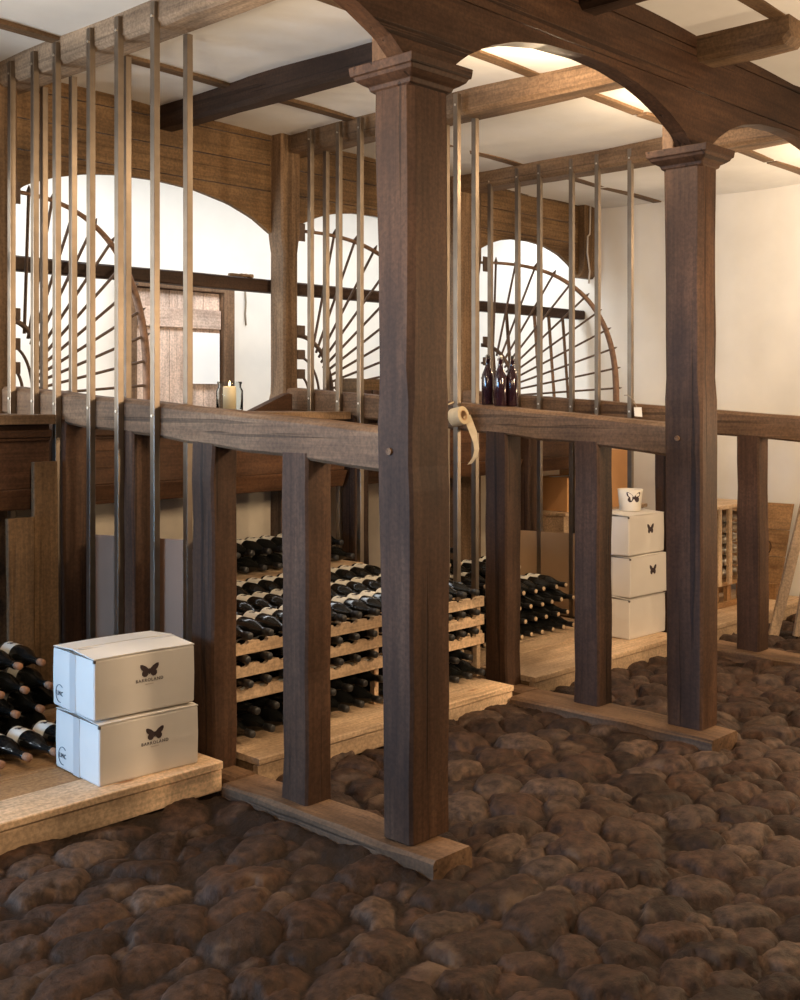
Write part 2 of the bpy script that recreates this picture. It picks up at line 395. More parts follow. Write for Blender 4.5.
structure(build('wall_manger', G().box(-1.5, XW, 5.44, 5.56, -0.1, 1.42), 'cream_plaster', bevel=0.01))

# plank door in the passage wall
d = build('door_1', G(), 'door_z') if False else None
g = G(); x0 = 4.59; wd = 0.76
for k in range(5): g.box(x0 + k * wd / 5 + 0.002, x0 + (k + 1) * wd / 5 - 0.002, 6.985, 7.02, 0.02, 2.30)
d = structure(build('door_1', g, 'door_z', bevel=0.003))
build('ledge', G().box(x0 + 0.02, x0 + wd - 0.01, 6.955, 6.985, 2.03, 2.17), 'door_x', d, bevel=0.004)
build('ledge', G().box(x0 + 0.02, x0 + wd - 0.01, 6.955, 6.985, 0.35, 0.49), 'door_x', d, bevel=0.004)
g = G().box(x0 + wd + 0.005, x0 + wd + 0.10, 6.93, 7.05, 0, 2.37).box(x0 - 0.10, x0 - 0.005, 6.93, 7.05, 0, 2.37).box(x0 - 0.005, x0 + wd + 0.005, 6.93, 7.05, 2.305, 2.37)
build('door_frame', g, 'rail_z', d, bevel=0.004)
o = build('paper_sheet', G().box(x0 + 0.42, x0 + wd - 0.03, 6.948, 6.952, 1.62, 2.00), 'white_paper')
tagit(o, 'blank white paper sheet pinned below the ledge of the plank door in the passage', 'paper')
# ------------------------------------------------------------------ front girder with arches, and the boarded back line
def arch_fn(pts):
    px = [a for a, b in pts]; pz = [b for a, b in pts]
    return lambda x: float(np.interp(x, px, pz))
A_F = [(0, 2.608), (0.06, 2.655), (0.13, 2.70), (0.25, 2.757), (0.40, 2.803), (0.60, 2.836), (0.85, 2.850), (1.05, 2.843), (1.25, 2.815), (1.38, 2.783), (1.50, 2.742), (1.63, 2.682), (1.72, 2.608)]
def boarded(name, bays, mat, y0, y1, seams, x_all, gap=0.003):
    """planked face cut to a row of arches; one mesh"""
    g = G(); xs = set()
    lo, hi = x_all
    fns = []
    for (a, b, prof) in bays:
        L = prof[-1][0]; sc = (b - a) / L
        pts = [(a + t * sc, z) for t, z in prof]; f = arch_fn(pts); fns.append((a, b, f))
        for k in range(41): xs.add(round(a + (b - a) * k / 40, 5))
    xs |= {lo, hi}
    xs = sorted(x for x in xs if lo <= x <= hi)
    def base(x, side):
        for a, b, f in fns:
            if a - 1e-6 <= x <= b + 1e-6 and not (side > 0 and abs(x - b) < 1e-6) and not (side < 0 and abs(x - a) < 1e-6): return f(x)
        return solid
    solid = 2.60
    edges = seams
    for zlo, zhi in zip(edges[:-1], edges[1:]):
        for xa, xb in zip(xs[:-1], xs[1:]):
            ba, bb = base(xa, 1), base(xb, -1)
            za, zc = max(zlo + gap, ba), max(zlo + gap, bb); zt = zhi - gap
            if za >= zt and zc >= zt: continue
            za, zc = min(za, zt), min(zc, zt)
            g.add([(xa, y0, za), (xb, y0, zc), (xb, y0, zt), (xa, y0, zt), (xa, y1, za), (xb, y1, zc), (xb, y1, zt), (xa, y1, zt)],
                  [(0, 1, 2, 3), (7, 6, 5, 4), (0, 4, 5, 1), (3, 2, 6, 7)])
    for xe in (lo, hi):
        pass
    return build(name, g, mat)
o = boarded('arched_girder', [(1.02, 2.75, A_F), (2.93, 4.60, A_F), (4.70, 6.25, A_F), (6.36, 8.0, A_F)], 'post_x', 2.58, 2.655, [2.595, 2.878, 3.067, 3.25], (0.6, 8.0))
tagit(o, 'dark planked timber girder with round arches spanning the front posts', 'girder')
A_B = [(0, 2.52), (0.10, 2.60), (0.28, 2.665), (0.45, 2.705), (0.65, 2.728), (0.9, 2.732), (1.15, 2.715), (1.40, 2.665), (1.58, 2.60), (1.72, 2.52)]
o = boarded('boarded_spandrel', [(0.95, 2.74, A_B), (2.83, 4.555, A_B), (4.70, 6.20, A_B), (6.44, 7.80, A_B)], 'board_x', 5.43, 5.465, [2.50, 2.775, 2.935, 3.085, 3.25], (-0.5, 8.0))
tagit(o, 'brown planked wall above the back arches, seams running level', 'planked wall')
# shelf rail across the passage arches
g = G().timber((0.2, 5.53, 2.205), (7.99, 5.53, 2.205), 0.07, 0.075, jit=0.002, n=20)
o = build('passage_rail', g, 'darkbeam_x'); tagit(o, 'long dark level rail crossing behind the back arches', 'rail')

# ------------------------------------------------------------------ joists
def joist(x0, x1, y0, y1, z0, z1, mat, label, nm='ceiling_joist'):
    g = G(); c = 0.02; rings = []
    rnd = random.Random(int(x0 * 100))
    n = 16
    for i in range(n + 1):
        y = y0 + (y1 - y0) * i / n; j = [rnd.uniform(-0.004, 0.004) for _ in range(4)]
        lift = 0.0
        if i == 0: lift = 0.03
        rings.append([(x0 + j[0], y, z0 + c + lift), (x0 + c, y, z0 + j[1] + lift), (x1 - c, y, z0 + j[2] + lift), (x1 + j[3], y, z0 + c + lift), (x1, y, z1), (x0, y, z1)])
    r0 = [(x, y - 0.0, z) for x, y, z in rings[0]]
    rings[0] = [(x, y + 0.0, z) for x, y, z in r0]
    rings.insert(1, [(x, y + 0.03, z if k > 3 else z - 0.03) for k, (x, y, z) in enumerate(r0)])
    g.loft(rings)
    o = build(nm, g, mat); tagit(o, label, 'ceiling joist', 'ceiling joists'); return o
joist(2.735, 2.895, 2.15, 5.43, zb(2.8), 3.17, 'palebeam_y', 'pale brown joist that the leftmost row of steel bars is screwed to')
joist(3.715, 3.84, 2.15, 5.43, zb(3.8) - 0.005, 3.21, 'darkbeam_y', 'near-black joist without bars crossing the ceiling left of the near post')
joist(4.62, 4.79, 2.15, 5.43, zb(4.7), 3.15, 'beam_y', 'golden brown joist over the partition of the second post')
joist(6.20, 6.38, 2.15, 5.43, zb(6.3), 3.13, 'beam_y', 'brown joist at the far right carrying the farthest row of bars')

# ------------------------------------------------------------------ posts
def sect(x0, x1, y0, y1, z, c): return [(x0 + c, y0, z), (x1 - c, y0, z), (x1, y0 + c, z), (x1, y1 - c, z), (x1 - c, y1, z), (x0 + c, y1, z), (x0, y1 - c, z), (x0, y0 + c, z)]
def front_post(x0, x1, y0, y1b, y1t, label):
    t = thing('support_post', label, 'post', ((x0 + x1) / 2, (y0 + y1b) / 2, 0.05), 'front posts with capitals')
    g = G(); rings = []
    rnd = random.Random(int(x0 * 50))
    zs = [0.05, 0.25, 0.5, 0.75, 1.0, 1.2, 1.28, 1.42, 1.50, 1.60, 1.8, 2.0, 2.2, 2.4, 2.54]
    for z in zs:
        k = z / 2.54; y1 = y1b + (y1t - y1b) * k
        c = 0.010 if z < 1.45 else min(0.020, 0.010 + (z - 1.45) * 0.1)
        sh = 0.0
        j = [rnd.uniform(-0.0025, 0.0025) for _ in range(4)]
        rings.append(sect(x0 + sh + j[0], x1 - sh + j[1], y0 + j[2], y1 + j[3], z, c))
    g.loft(rings); build('shaft', g, 'post_z', t)
    # capital: neck, cove, flat abacus
    g = G(); rings = []
    for z, e, c in ((2.525, -0.004, 0.02), (2.535, 0.006, 0.006), (2.548, 0.010, 0.005), (2.555, 0.022, 0.004), (2.568, 0.040, 0.004), (2.580, 0.046, 0.004), (2.583, 0.052, 0.003), (2.612, 0.056, 0.003), (2.614, 0.052, 0.003)):
        rings.append(sect(x0 - e, x1 + e, y0 - e, y1t + e, z, c))
    g.loft(rings); build('capital', g, 'post_x', t, bevel=0.002)
    g = G(); g.loft([sect(x0 + 0.004, x1 - 0.004, 2.66, y1t + 0.005, z, 0.005) for z in (2.614, 3.17)])
    build('upper_stub', g, 'rail_z', t)
    # wooden peg in the side towards the left
    g = G().lathe([(0.012, 0), (0.012, 0.008), (0.010, 0.010)], 12, 'x', (x0 - 0.009, (y0 + y1b) / 2 + 0.03, 1.33)); build('peg', g, 'rail_x', t)
    return t
front_post(2.728, 2.922, 2.552, 2.682, 2.735, 'near dark oak post with moulded capital, left of centre')
front_post(4.555, 4.702, 2.52, 2.695, 2.715, 'farther oak post with moulded capital, right of centre')
def back_post(x0, x1, y0, y1, label, zt=3.15):
    g = G(); rings = []; rnd = random.Random(int(x0 * 70))
    for z, e in ((0.05, 0), (0.6, 0), (1.2, 0), (1.5, -0.0), (1.54, -0.012), (1.6, -0.016), (2.0, -0.016), (2.4, -0.016), (2.46, -0.006), (2.52, 0.004), (2.8, 0.004), (zt, 0.004)):
        j = rnd.uniform(-0.002, 0.002); rings.append(sect(x0 - e + j, x1 + e + j, y0, y1, z, 0.012))
    g.loft(rings); o = build('back_post', g, 'beam_z'); return tagit(o, label, 'post', 'back posts between the passage arches')
back_post(2.70, 2.83, 5.33, 5.47, 'back post at the left edge of the picture beside the first iron fan gate')
back_post(4.555, 4.70, 5.33, 5.47, 'middle back post left of the near post with fan gate hinges')
back_post(6.205, 6.45, 5.33, 5.47, 'right back post just behind the dark bottles')
# corbel on the end wall
g = G(); rings = []
for z, y in ((2.50, 5.42), (2.52, 5.40), (2.56, 5.37), (2.7, 5.36), (3.13, 5.36)): rings.append(sect(7.80, 8.0, y, 5.47, z, 0.006))
g.loft(rings); o = build('wall_corbel', g, 'board_z'); tagit(o, 'short hanging timber corbel on the end wall at the last arch', 'corbel')
g = G().tube([(7.86, 5.35, 3.1), (7.85, 5.35, 2.85), (7.82, 5.35, 2.83), (7.815, 5.35, 2.70), (7.85, 5.35, 2.55), (7.85, 5.36, 2.45)], 0.008, 6)
o = build('electric_cable', g, 'faint_print', smooth=True); tagit(o, 'pale cable looping down the wall corbel', 'cable')

# ------------------------------------------------------------------ stall partitions
def partition(xl, zr, slope, sx0, sx1, palys, fbars, bbars, zt, label, ynear):
    """xl: left face of the rail; bars stand before (fbars) and behind (bbars) the rail"""
    t = thing('stall_partition', label, 'partition', (xl + 0.06, 3.9, -0.02), 'stall partitions of rail, palings and steel bars')
    rz = lambda y: zr + slope * (y - 2.75)
    g = G(); n = 14; rings = []; rnd = random.Random(int(xl * 40))
    y0, y1 = ynear, 5.33
    for i in range(n + 1):
        y = y0 + (y1 - y0) * i / n; z = rz(y) + rnd.uniform(-0.003, 0.003); hgt = 0.148 + rnd.uniform(-0.004, 0.004) - 0.012 * (i / n)
        j = rnd.uniform(-0.003, 0.003); x0, x1 = xl + j, xl + 0.125 + j
        cc = 0.016
        rings.append([(x0 + cc, y, z), (x0, y, z - cc), (x0, y, z - hgt + 0.012), (x0 + 0.012, y, z - hgt), (x1 - 0.012, y, z - hgt), (x1, y, z - hgt + 0.012), (x1, y, z - cc), (x1 - cc, y, z)])
    g.loft(rings); build('top_rail', g, 'rail_y', t)
    g = G().timber(((sx0 + sx1) / 2, 2.42, -0.003), ((sx0 + sx1) / 2, 3.505, -0.003), sx1 - sx0, 0.10, ch=0.012, jit=0.004, n=10)
    build('sill', g, 'rail_y', t)
    g = G().timber((xl + 0.0625, 3.51, -0.005), (xl + 0.0625, 5.33, -0.005), 0.125, 0.10, ch=0.012, jit=0.003, n=10)
    build('sill', g, 'rail_y', t)
    for y in palys:
        g = G(); rings = []; rnd2 = random.Random(int(y * 100 + xl * 10))
        top = rz(y) - 0.12
        for k in range(9):
            z = 0.045 + (top - 0.045) * k / 8; j = [rnd2.uniform(-0.004, 0.004) for _ in range(4)]
            rings.append(sect(xl + j[0], xl + 0.124 + j[1], y - 0.005 + j[2], y + 0.135 + j[3], z, 0.009))
        g.loft(rings); build('paling', g, 'post_z', t)
    s = 0.015
    for y in fbars:
        g = G().box(xl - 2 * s, xl - 0.001, y - s, y + s, 0.06, zt)
        b = build('steel_bar', g, 'steel', t, bevel=0.002)
        for z in (rz(y) - 0.05, zt - 0.06):
            build('screw', G().lathe([(0.006, 0), (0.006, 0.003), (0.003, 0.005)], 8, 'x', (xl - 2 * s - 0.004, y, z)), 'screw_metal', b)
    for y in bbars:
        g = G().box(xl + 0.127, xl + 0.127 + 2 * s, y - s, y + s, 0.06, zt - 0.10)
        build('steel_bar', g, 'steel', t, bevel=0.002)
    return t
PAL = (3.083, 3.634, 4.19, 4.74)
partition(2.745, 1.409, 0.061, 2.69, 2.872, PAL, (5.20, 4.978, 4.778, 4.487, 4.264, 3.997), (5.176, 4.905, 4.446, 3.987), 3.138,
          'nearest stall partition, its sloping rail ending at the near post', 2.675)
partition(4.585, 1.400, 0.068, 4.46, 4.69, PAL, (5.09, 4.845, 4.67, 3.945), (5.126, 4.159, 3.953), 3.105,
          'middle stall partition, its sloping rail ending at the farther post', 2.69)
partition(6.23, 1.400, 0.066, 6.16, 6.39, (2.55, 3.085, 3.634, 4.19, 4.74), (5.06, 4.82, 4.635, 4.375, 4.175, 3.93), (), 3.075,
          'farthest stall partition, rail running out of frame beyond the farther post', 2.2)

# ------------------------------------------------------------------ mangers
def manger(x0, x1, label, slope_end=None):
    t = thing('manger', label, 'manger', ((x0 + x1) / 2, 5.08, 1.0), 'mangers along the back wall')
    build('top_board', G().box(x0, x1, 4.735, 4.82, 1.39, 1.435).box(x0, x1, 4.98, 5.43, 1.405, 1.435), 'beam_x', t, bevel=0.005)
    build('front_panel', G().box(x0, x1, 4.79, 4.83, 1.10, 1.405), 'manger_x', t, bevel=0.003)
    build('moulding', G().box(x0, x1, 4.765, 4.79, 1.33, 1.365).box(x0, x1, 4.775, 4.79, 1.315, 1.33), 'manger_x', t, bevel=0.006)
    g = G().hexa([(x0, 4.80, 1.005), (x1, 4.80, 1.005), (x1, 5.43, 0.98), (x0, 5.43, 0.98), (x0, 4.76, 1.10), (x1, 4.76, 1.10), (x1, 5.43, 1.10), (x0, 5.43, 1.10)])
    build('bottom_board', g, 'manger_x', t, bevel=0.006)
    if slope_end:
        a, b = slope_end
        g = G().prism([(a, 1.436), (b, 1.436), (b, 1.535), (b - 0.03, 1.54)], lambda x, z: (x, 5.20, z), lambda x, z: (x, 5.26, z))
        build('sloping_end_board', g, 'manger_x', t)
    return t
manger(0.6, 2.70, 'dark manger at the left edge above the corked bottles')
manger(2.88, 4.56, 'brown manger above the rack, a lit candle standing on it', (4.22, 4.52))
manger(4.72, 6.20, 'brown manger behind the right partition, slatted crate on it')
manger(6.37, 7.22, 'brown manger in the last stall below the far fan gate')
for (x0, x1, y, zt_, lab) in ((2.58, 2.70, 4.715, 1.223, 'taller upright board standing below the left manger'), (2.45, 2.574, 4.70, 0.98, 'shorter upright board left of the taller one below the left manger')):
    g = G().timber(((x0 + x1) / 2, y, 0.115), ((x0 + x1) / 2, y + 0.015, zt_), x1 - x0, 0.025, ch=0.003, jit=0.001, up=(0, 1, 0))
    o = build('upright_board', g, 'board_z'); tagit(o, lab, 'board')

# ------------------------------------------------------------------ iron fan gates
def fan_gate(hx, hy, phi, label, wd=1.04, wi=0.25, ht=1.05, spokes=11):
    c, s = math.cos(R(phi)), math.sin(R(phi))
    t = thing('fan_gate', label, 'gate', (hx, hy, 1.435), 'iron hay gates between the back posts')
    P = lambda u, z: (hx + c * u, hy + s * u, z)
    def se(a, h, th, nexp, z0=1.5):
        cs, sn = math.cos(th), math.sin(th)
        return (a * max(cs, 0) ** (2 / nexp), z0 + h * max(sn, 0) ** (2 / nexp))
    def ring(a, h, nexp, r, name, k=28, mat='iron', low=1.437):
        pts = [se(a, h, R(90) * (1 - i / k), nexp) for i in range(k + 1)]
        pts = [P(*q) for q in pts] + [P(a, low)]
        return build(name, G().tube(pts, r, 8), mat, t, smooth=True)
    k = 28; pts = [se(wd, ht, R(90) * (1 - i / k), 2.55) for i in range(k + 1)] + [(wd + 0.012, 1.437)]
    rad = [0.010 + 0.015 * (i / (k + 1)) for i in range(k + 2)]
    build('outer_rim', G().tube([P(*q) for q in pts], rad, 8), 'rust_iron', t, smooth=True)
    ring(wi, 0.40, 2.1, 0.014, 'inner_rim')
    ring(wi * 0.64, 0.27, 2.1, 0.008, 'inner_arc'); ring(wi * 0.36, 0.16, 2.1, 0.008, 'inner_arc')
    # spokes leave the outer rim evenly along its length
    q = np.array([se(wd, ht, R(90) * (1 - i / 200), 2.55) for i in range(201)]); L = np.concatenate([[0], np.cumsum(np.hypot(*np.diff(q, axis=0).T))])
    q2 = np.array([se(wi, 0.40, R(90) * (1 - i / 200), 2.1) for i in range(201)]); L2 = np.concatenate([[0], np.cumsum(np.hypot(*np.diff(q2, axis=0).T))])
    for i in range(spokes):
        f1 = (i + 0.75) / (spokes + 0.35)
        a = np.array([np.interp(f1 * L[-1], L, q[:, m]) for m in (0, 1)]); b = np.array([np.interp((0.12 + 0.86 * f1) * L2[-1], L2, q2[:, m]) for m in (0, 1)])
        dv = (a - b) / np.hypot(*(a - b)); e = a + dv * 0.045; a2 = a + dv * 0.012; b2 = b - dv * 0.035
        g = G().tube([P(*b2), P(*b), P(*a), P(*a2), P(*e)], [0.0085, 0.0085, 0.0085, 0.013, 0.002], 6)
        build('spoke', g, 'iron', t, smooth=True)
    for z in (1.48 + ht, 1.93, 1.78, 1.66):
        g = G().box(hx - 0.035, hx + 0.03, hy - 0.05, hy - 0.042, z - 0.05 if z > 2 else z - 0.03, z + 0.06 if z > 2 else z + 0.03)
        build('hinge', g, 'iron', t, bevel=0.003)
        build('pin', G().tube([(hx, hy - 0.045, z), P(0.03, z)], 0.007, 6), 'iron', t)
    return t
fan_gate(2.825, 5.395, 4, 'iron fan gate at the left seen through the row of steel bars', 0.85, 0.20)
fan_gate(4.715, 5.385, -15, 'iron fan gate half hidden by the near post')
fan_gate(6.465, 5.35, -40, 'iron fan gate standing open in the far stall right of the dark bottles', 1.01, 0.25, 1.0)
# slanting slats under the passage rail at the last arch
t = thing('hay_rack', 'row of slanting slats below the passage rail behind the far fan gate', 'rack', (7.0, 5.62, 1.43))
for x in (6.76, 6.956, 7.31, 7.50, 7.69):
    g = G().timber((x, 5.505, 2.17), (x + 0.045, 5.475, 1.425), 0.022, 0.022, ch=0.004, jit=0.0005, n=4, up=(0, 1, 0)); build('slat', g, 'rail_z', t)
t = thing('small_crate', 'small low slatted crate on the manger seen under the middle fan gate', 'crate', (4.93, 4.98, 1.435))
for q in ((4.78, 5.08, 4.86, 4.875, 1.56, 1.625), (4.78, 5.08, 4.86, 4.875, 1.44, 1.50), (4.78, 5.08, 5.09, 5.105, 1.56, 1.625)): build('slat', G().box(*q), 'board_x', t)
for q in ((4.78, 4.795, 4.876, 5.089, 1.436, 1.63), (5.065, 5.08, 4.876, 5.089, 1.436, 1.63)): build('end', G().box(*q), 'board_y', t)
for k, x in enumerate((4.84, 4.93, 5.02)):
    o = build('preserving_jar', G().lathe([(0.0, 0.0), (0.034, 0.0), (0.036, 0.01), (0.036, 0.09), (0.026, 0.105), (0.028, 0.125), (0.0, 0.127)], 14, c=(x, 4.98, 1.437), caps=False), 'rust_iron', smooth=True)
    tagit(o, ('leftmost', 'middle', 'rightmost')[k] + ' of three small jars in the slatted crate under the middle fan gate', 'jar', 'jars in the small crate')
o = build('stick', G().timber((4.32, 5.55, 2.254), (4.47, 5.515, 2.257), 0.035, 0.022, ch=0.004), 'beam_x'); tagit(o, 'short wooden stick lying on the passage rail left of the middle back post', 'stick')
o = build('cord', G().tube([(5.64, 7.045, 2.36), (5.645, 7.04, 2.26), (5.638, 7.04, 2.17), (5.646, 7.04, 2.08)], 0.007, 6), 'string', smooth=True); o.location.x += 0.0; tagit(o, 'thin cord hanging down against the white passage wall', 'cord')

# ------------------------------------------------------------------ platforms of pine boards
def platform(x0, x1, z1, z0, label, yf=3.535, rear='pine_x'):
    t = thing('wooden_platform', label, 'platform', ((x0 + x1) / 2, 4.4, z0), 'low pine platforms in the stalls')
    build('front_plank', G().timber((x0, yf + 0.105, z1 - 0.014), (x1, yf + 0.105, z1 - 0.014), 0.21, 0.028, ch=0.003, jit=0.001, n=8), 'pine_x', t)
    g = G(); y = yf + 0.216
    while y < 5.2: g.box(x0, x1, y, min(y + 0.19, 5.42), z1 - 0.027, z1 - 0.004); y += 0.195
    build('deck', g, rear, t, bevel=0.002)
    build('front_board', G().timber((x0, yf + 0.022, (z0 + z1) / 2 - 0.016), (x1, yf + 0.022, (z0 + z1) / 2 - 0.016), 0.03, z1 - z0 - 0.03, ch=0.003, jit=0.001, n=8), 'pine_x', t)
    for x in (x0 + 0.03, (x0 + x1) / 2, x1 - 0.03): build('bearer', G().box(x - 0.025, x + 0.025, yf + 0.04, 5.40, z0, z1 - 0.03), 'board_y', t)
    return t
platform(0.75, 2.722, 0.115, 0.0, 'low pine platform under the two big white cartons at the left', 3.535, 'crate_x')
platform(2.885, 4.50, 0.09, -0.015, 'low pine platform under the wine rack', 3.515)
platform(4.70, 6.155, 0.09, -0.015, 'low pine platform under the three white boxes')
platform(6.40, 7.95, 0.09, -0.015, 'low pine platform in the far right stall')

# ------------------------------------------------------------------ wine rack
RX0, RX1, PIT = 2.93, 4.55, 0.105
NC = 15
colx = [RX0 + 0.065 + PIT * i for i in range(NC)]
rack = thing('wine_rack', 'pine slatted rack full of dark bottles behind the nearest partition', 'wine rack', ((RX0 + RX1) / 2, 3.9, 0.09))
def slat_mesh(zt, y0, y1, depth=0.05):
    poly = [(RX0, zt - depth), (RX1, zt - depth), (RX1, zt)]
    for x in reversed(colx):
        for k in range(7):
            a = math.pi * k / 6; poly.append((x + 0.024 * math.cos(a), zt - 0.013 * math.sin(a)))
    poly.append((RX0, zt))
    g = G(); n = len(poly)
    # strip of quads below the scalloped edge
    top = poly[2:]
    for (xa, za), (xb, zbb) in zip(top[:-1], top[1:]):
        g.hexa([(xb, y0, zt - depth), (xa, y0, zt - depth), (xa, y1, zt - depth), (xb, y1, zt - depth), (xb, y0, zbb), (xa, y0, za), (xa, y1, za), (xb, y1, zbb)])
    return g
RY = 3.745
for zt in (0.498, 0.405, 0.308):
    build('front_slat', slat_mesh(zt, RY, RY + 0.022), 'pine_x', rack)
    build('rear_slat', slat_mesh(zt - 0.02, RY + 0.20, RY + 0.222), 'pine_x', rack)
for x in (RX0 - 0.0, RX1 - 0.03, (RX0 + RX1) / 2 - 0.014 + PIT / 2):
    for y in (RY + 0.023, RY + 0.223): build('upright', G().box(x, x + 0.028, y, y + 0.03, 0.088, 0.49), 'pine_z', rack, bevel=0.002)
for x in (RX0, RX1 - 0.03): build('end_rail', G().box(x, x + 0.022, RY + 0.054, RY + 0.222, 0.10, 0.15), 'pine_y', rack)

# ------------------------------------------------------------------ bottles
BR = 0.0425
BODY = [(0.0, 0.146), (0.020, 0.143), (0.034, 0.150), (BR - 0.002, 0.148), (BR, 0.142), (BR, -0.005), (BR - 0.003, -0.025), (0.033, -0.048), (0.022, -0.075), (0.0165, -0.095), (0.0145, -0.12), (0.0145, -0.146), (0.0, -0.147)]
BURG = BODY
def butterfly(s, wx=1.0):
    r_ = [(0.0, 0.10), (0.07, 0.22), (0.22, 0.42), (0.42, 0.56), (0.54, 0.56), (0.55, 0.38), (0.48, 0.18), (0.38, 0.06), (0.44, -0.06), (0.44, -0.24), (0.34, -0.38), (0.20, -0.40), (0.10, -0.28), (0.04, -0.10), (0.0, -0.16)]
    return [(x * s * wx, y * s) for x, y in r_], [(-x * s * wx, y * s) for x, y in reversed(r_)]
def bottle_proto(name, capmat, kind):
    """lying bottle, neck towards -Y, origin on the surface it lies on"""
    t = thing(name, 'proto', 'bottle', (0, 0, -5))
    build('glass_body', G().lathe(BODY, 20, 'y', (0, 0, BR), caps=False), 'bottle_glass', t, local=True, smooth=True)
    g = G(); n = 16; r = BR + 0.0007; rows = []
    for i in range(n + 1):
        a = R(-125 + 250 * i / n); rows.append([(r * math.sin(a), y, BR + r * math.cos(a)) for y in (0.042, 0.128)])
    vs = [q for row in rows for q in row]; g.add(vs, [(2 * i, 2 * i + 2, 2 * i + 3, 2 * i + 1) for i in range(n)])
    g.cur = 1
    for wing in butterfly(0.034):
        g.add([((r + 0.0006) * math.sin(x / r), 0.090 + y, BR + (r + 0.0006) * math.cos(x / r)) for x, y in wing], [tuple(range(len(wing)))])
    build('paper_label', g, ['paper_label', 'print_ink'], t, local=True, smooth=True)
    if kind == 'capsule':
        g = G().lathe([(0.0158, -0.088), (0.0156, -0.122), (0.0168, -0.124), (0.0168, -0.140), (0.0158, -0.143), (0.0155, -0.151), (0.013, -0.153), (0.0, -0.153)], 14, 'y', (0, 0, BR), caps=False)
        build('capsule', g, capmat, t, local=True, smooth=True)
    elif kind == 'tip':
        g = G().lathe([(0.0158, -0.088), (0.0156, -0.122), (0.0168, -0.124), (0.0168, -0.140), (0.0158, -0.148), (0.0158, -0.1495)], 14, 'y', (0, 0, BR), caps=False)
        build('capsule', g, capmat, t, local=True, smooth=True)
        build('pale_tip', G().lathe([(0.0, -0.148), (0.0125, -0.148), (0.0128, -0.153), (0.010, -0.156), (0.0, -0.1565)], 14, 'y', (0, 0, BR), caps=False), 'pale_cork', t, local=True, smooth=True)
    else:
        g = G().lathe([(0.0150, -0.128), (0.0165, -0.130), (0.0165, -0.144), (0.0150, -0.146)], 14, 'y', (0, 0, BR), caps=False)
        build('lip', g, 'bottle_glass', t, local=True, smooth=True)
        build('cork', G().lathe([(0.0, -0.140), (0.0138, -0.140), (0.0145, -0.150), (0.0150, -0.176), (0.013, -0.179), (0.0, -0.180)], 14, 'y', (0, 0, BR), caps=False), 'cork', t, local=True, smooth=True)
    return t
CF = (math.cos(R(43.645)), math.sin(R(43.645)))
def upix(x, y):
    d = x * CF[0] + y * CF[1]; return 400 + 1150 * (x * CF[1] - y * CF[0]) / d
ORD = ['first', 'second', 'third', 'fourth', 'fifth', 'sixth', 'seventh', 'eighth', 'ninth', 'tenth', 'eleventh', 'twelfth', 'thirteenth', 'fourteenth', 'fifteenth']
class Lay:
    def __init__(s, proto, group): s.p = proto; s.group = group; s.first = True
    def row(s, xs, yc, z, rowname, gaps, behind):
        """one row of bottles; each gets a label by the gap between timbers it shows in"""
        cnt = {}
        for x in xs:
            jy = random.uniform(-0.012, 0.012)
            loc = (x + random.uniform(-0.003, 0.003), yc + jy, z)
            rz = random.uniform(-0.03, 0.03)
            if s.first: o = s.p; o.location = loc; o.rotation_euler = (0, 0, rz); s.first = False
            else: o = dup(s.p, loc, rz)
            u = upix(x, yc - 0.13); nm = None
            for a, b, gname in gaps:
                if a <= u < b: nm = gname
            if nm:
                cnt[nm] = cnt.get(nm, 0) + 1
                o['label'] = 'dark bottle, %s, %s from left %s' % (rowname, ORD[cnt[nm] - 1], nm)
            else: o['label'] = 'dark bottle, %s, %s' % (rowname, behind)
            o['category'] = 'bottle'; o['group'] = s.group
# bottles with black capsules on and in the rack
lay = Lay(bottle_proto('wine_bottle', 'capsule_black', 'capsule'), 'black capped bottles on the wine rack')
gaps2 = [(236, 282, 'between the palings'), (329, 385, 'beside the near post'), (447, 489, 'past the near post')]
for nm, y, z in (('front rank on the rack', RY + 0.115, 0.487), ('middle rank on the rack', RY + 0.42, 0.497), ('rear rank on the rack', RY + 0.725, 0.507)):
    lay.row(colx, y, z, nm, gaps2, 'hidden behind a timber')
for nm, z in (('upper slatted row', 0.394), ('lower slatted row', 0.297)): lay.row(colx, RY + 0.115, z - 0.006, nm, gaps2, 'hidden behind a timber')
lay.row([x + PIT / 2 for x in colx[:-1]], RY + 0.12, 0.09 + 0.078, 'upper row under the rack', gaps2, 'hidden behind a timber')
lay.row(colx, RY + 0.09, 0.088, 'floor row under the rack', gaps2, 'hidden behind a timber')
lay.row(colx, RY + 1.04, 0.585, 'back pile lower row', gaps2, 'hidden behind a timber')
lay.row([x + PIT / 2 for x in colx[:-1]], RY + 1.06, 0.664, 'back pile upper row', gaps2, 'hidden behind a timber')
# stepped shelf under the rear ranks
t = thing('shelf_stand', 'plain board stand carrying the rear bottle ranks behind the wine rack', 'stand', (3.7, 4.4, 0.09))
build('shelf', G().box(RX0, RX1, RY + 0.225, RY + 0.88, 0.475, 0.493).box(RX0, RX1, RY + 0.88, RY + 1.21, 0.565, 0.583), 'pine_x', t)
for x in (RX0, 3.72, RX1 - 0.02): build('side', G().box(x, x + 0.02, RY + 0.27, RY + 0.88, 0.088, 0.475).box(x, x + 0.02, RY + 0.88, RY + 1.21, 0.088, 0.565), 'pine_z', t)
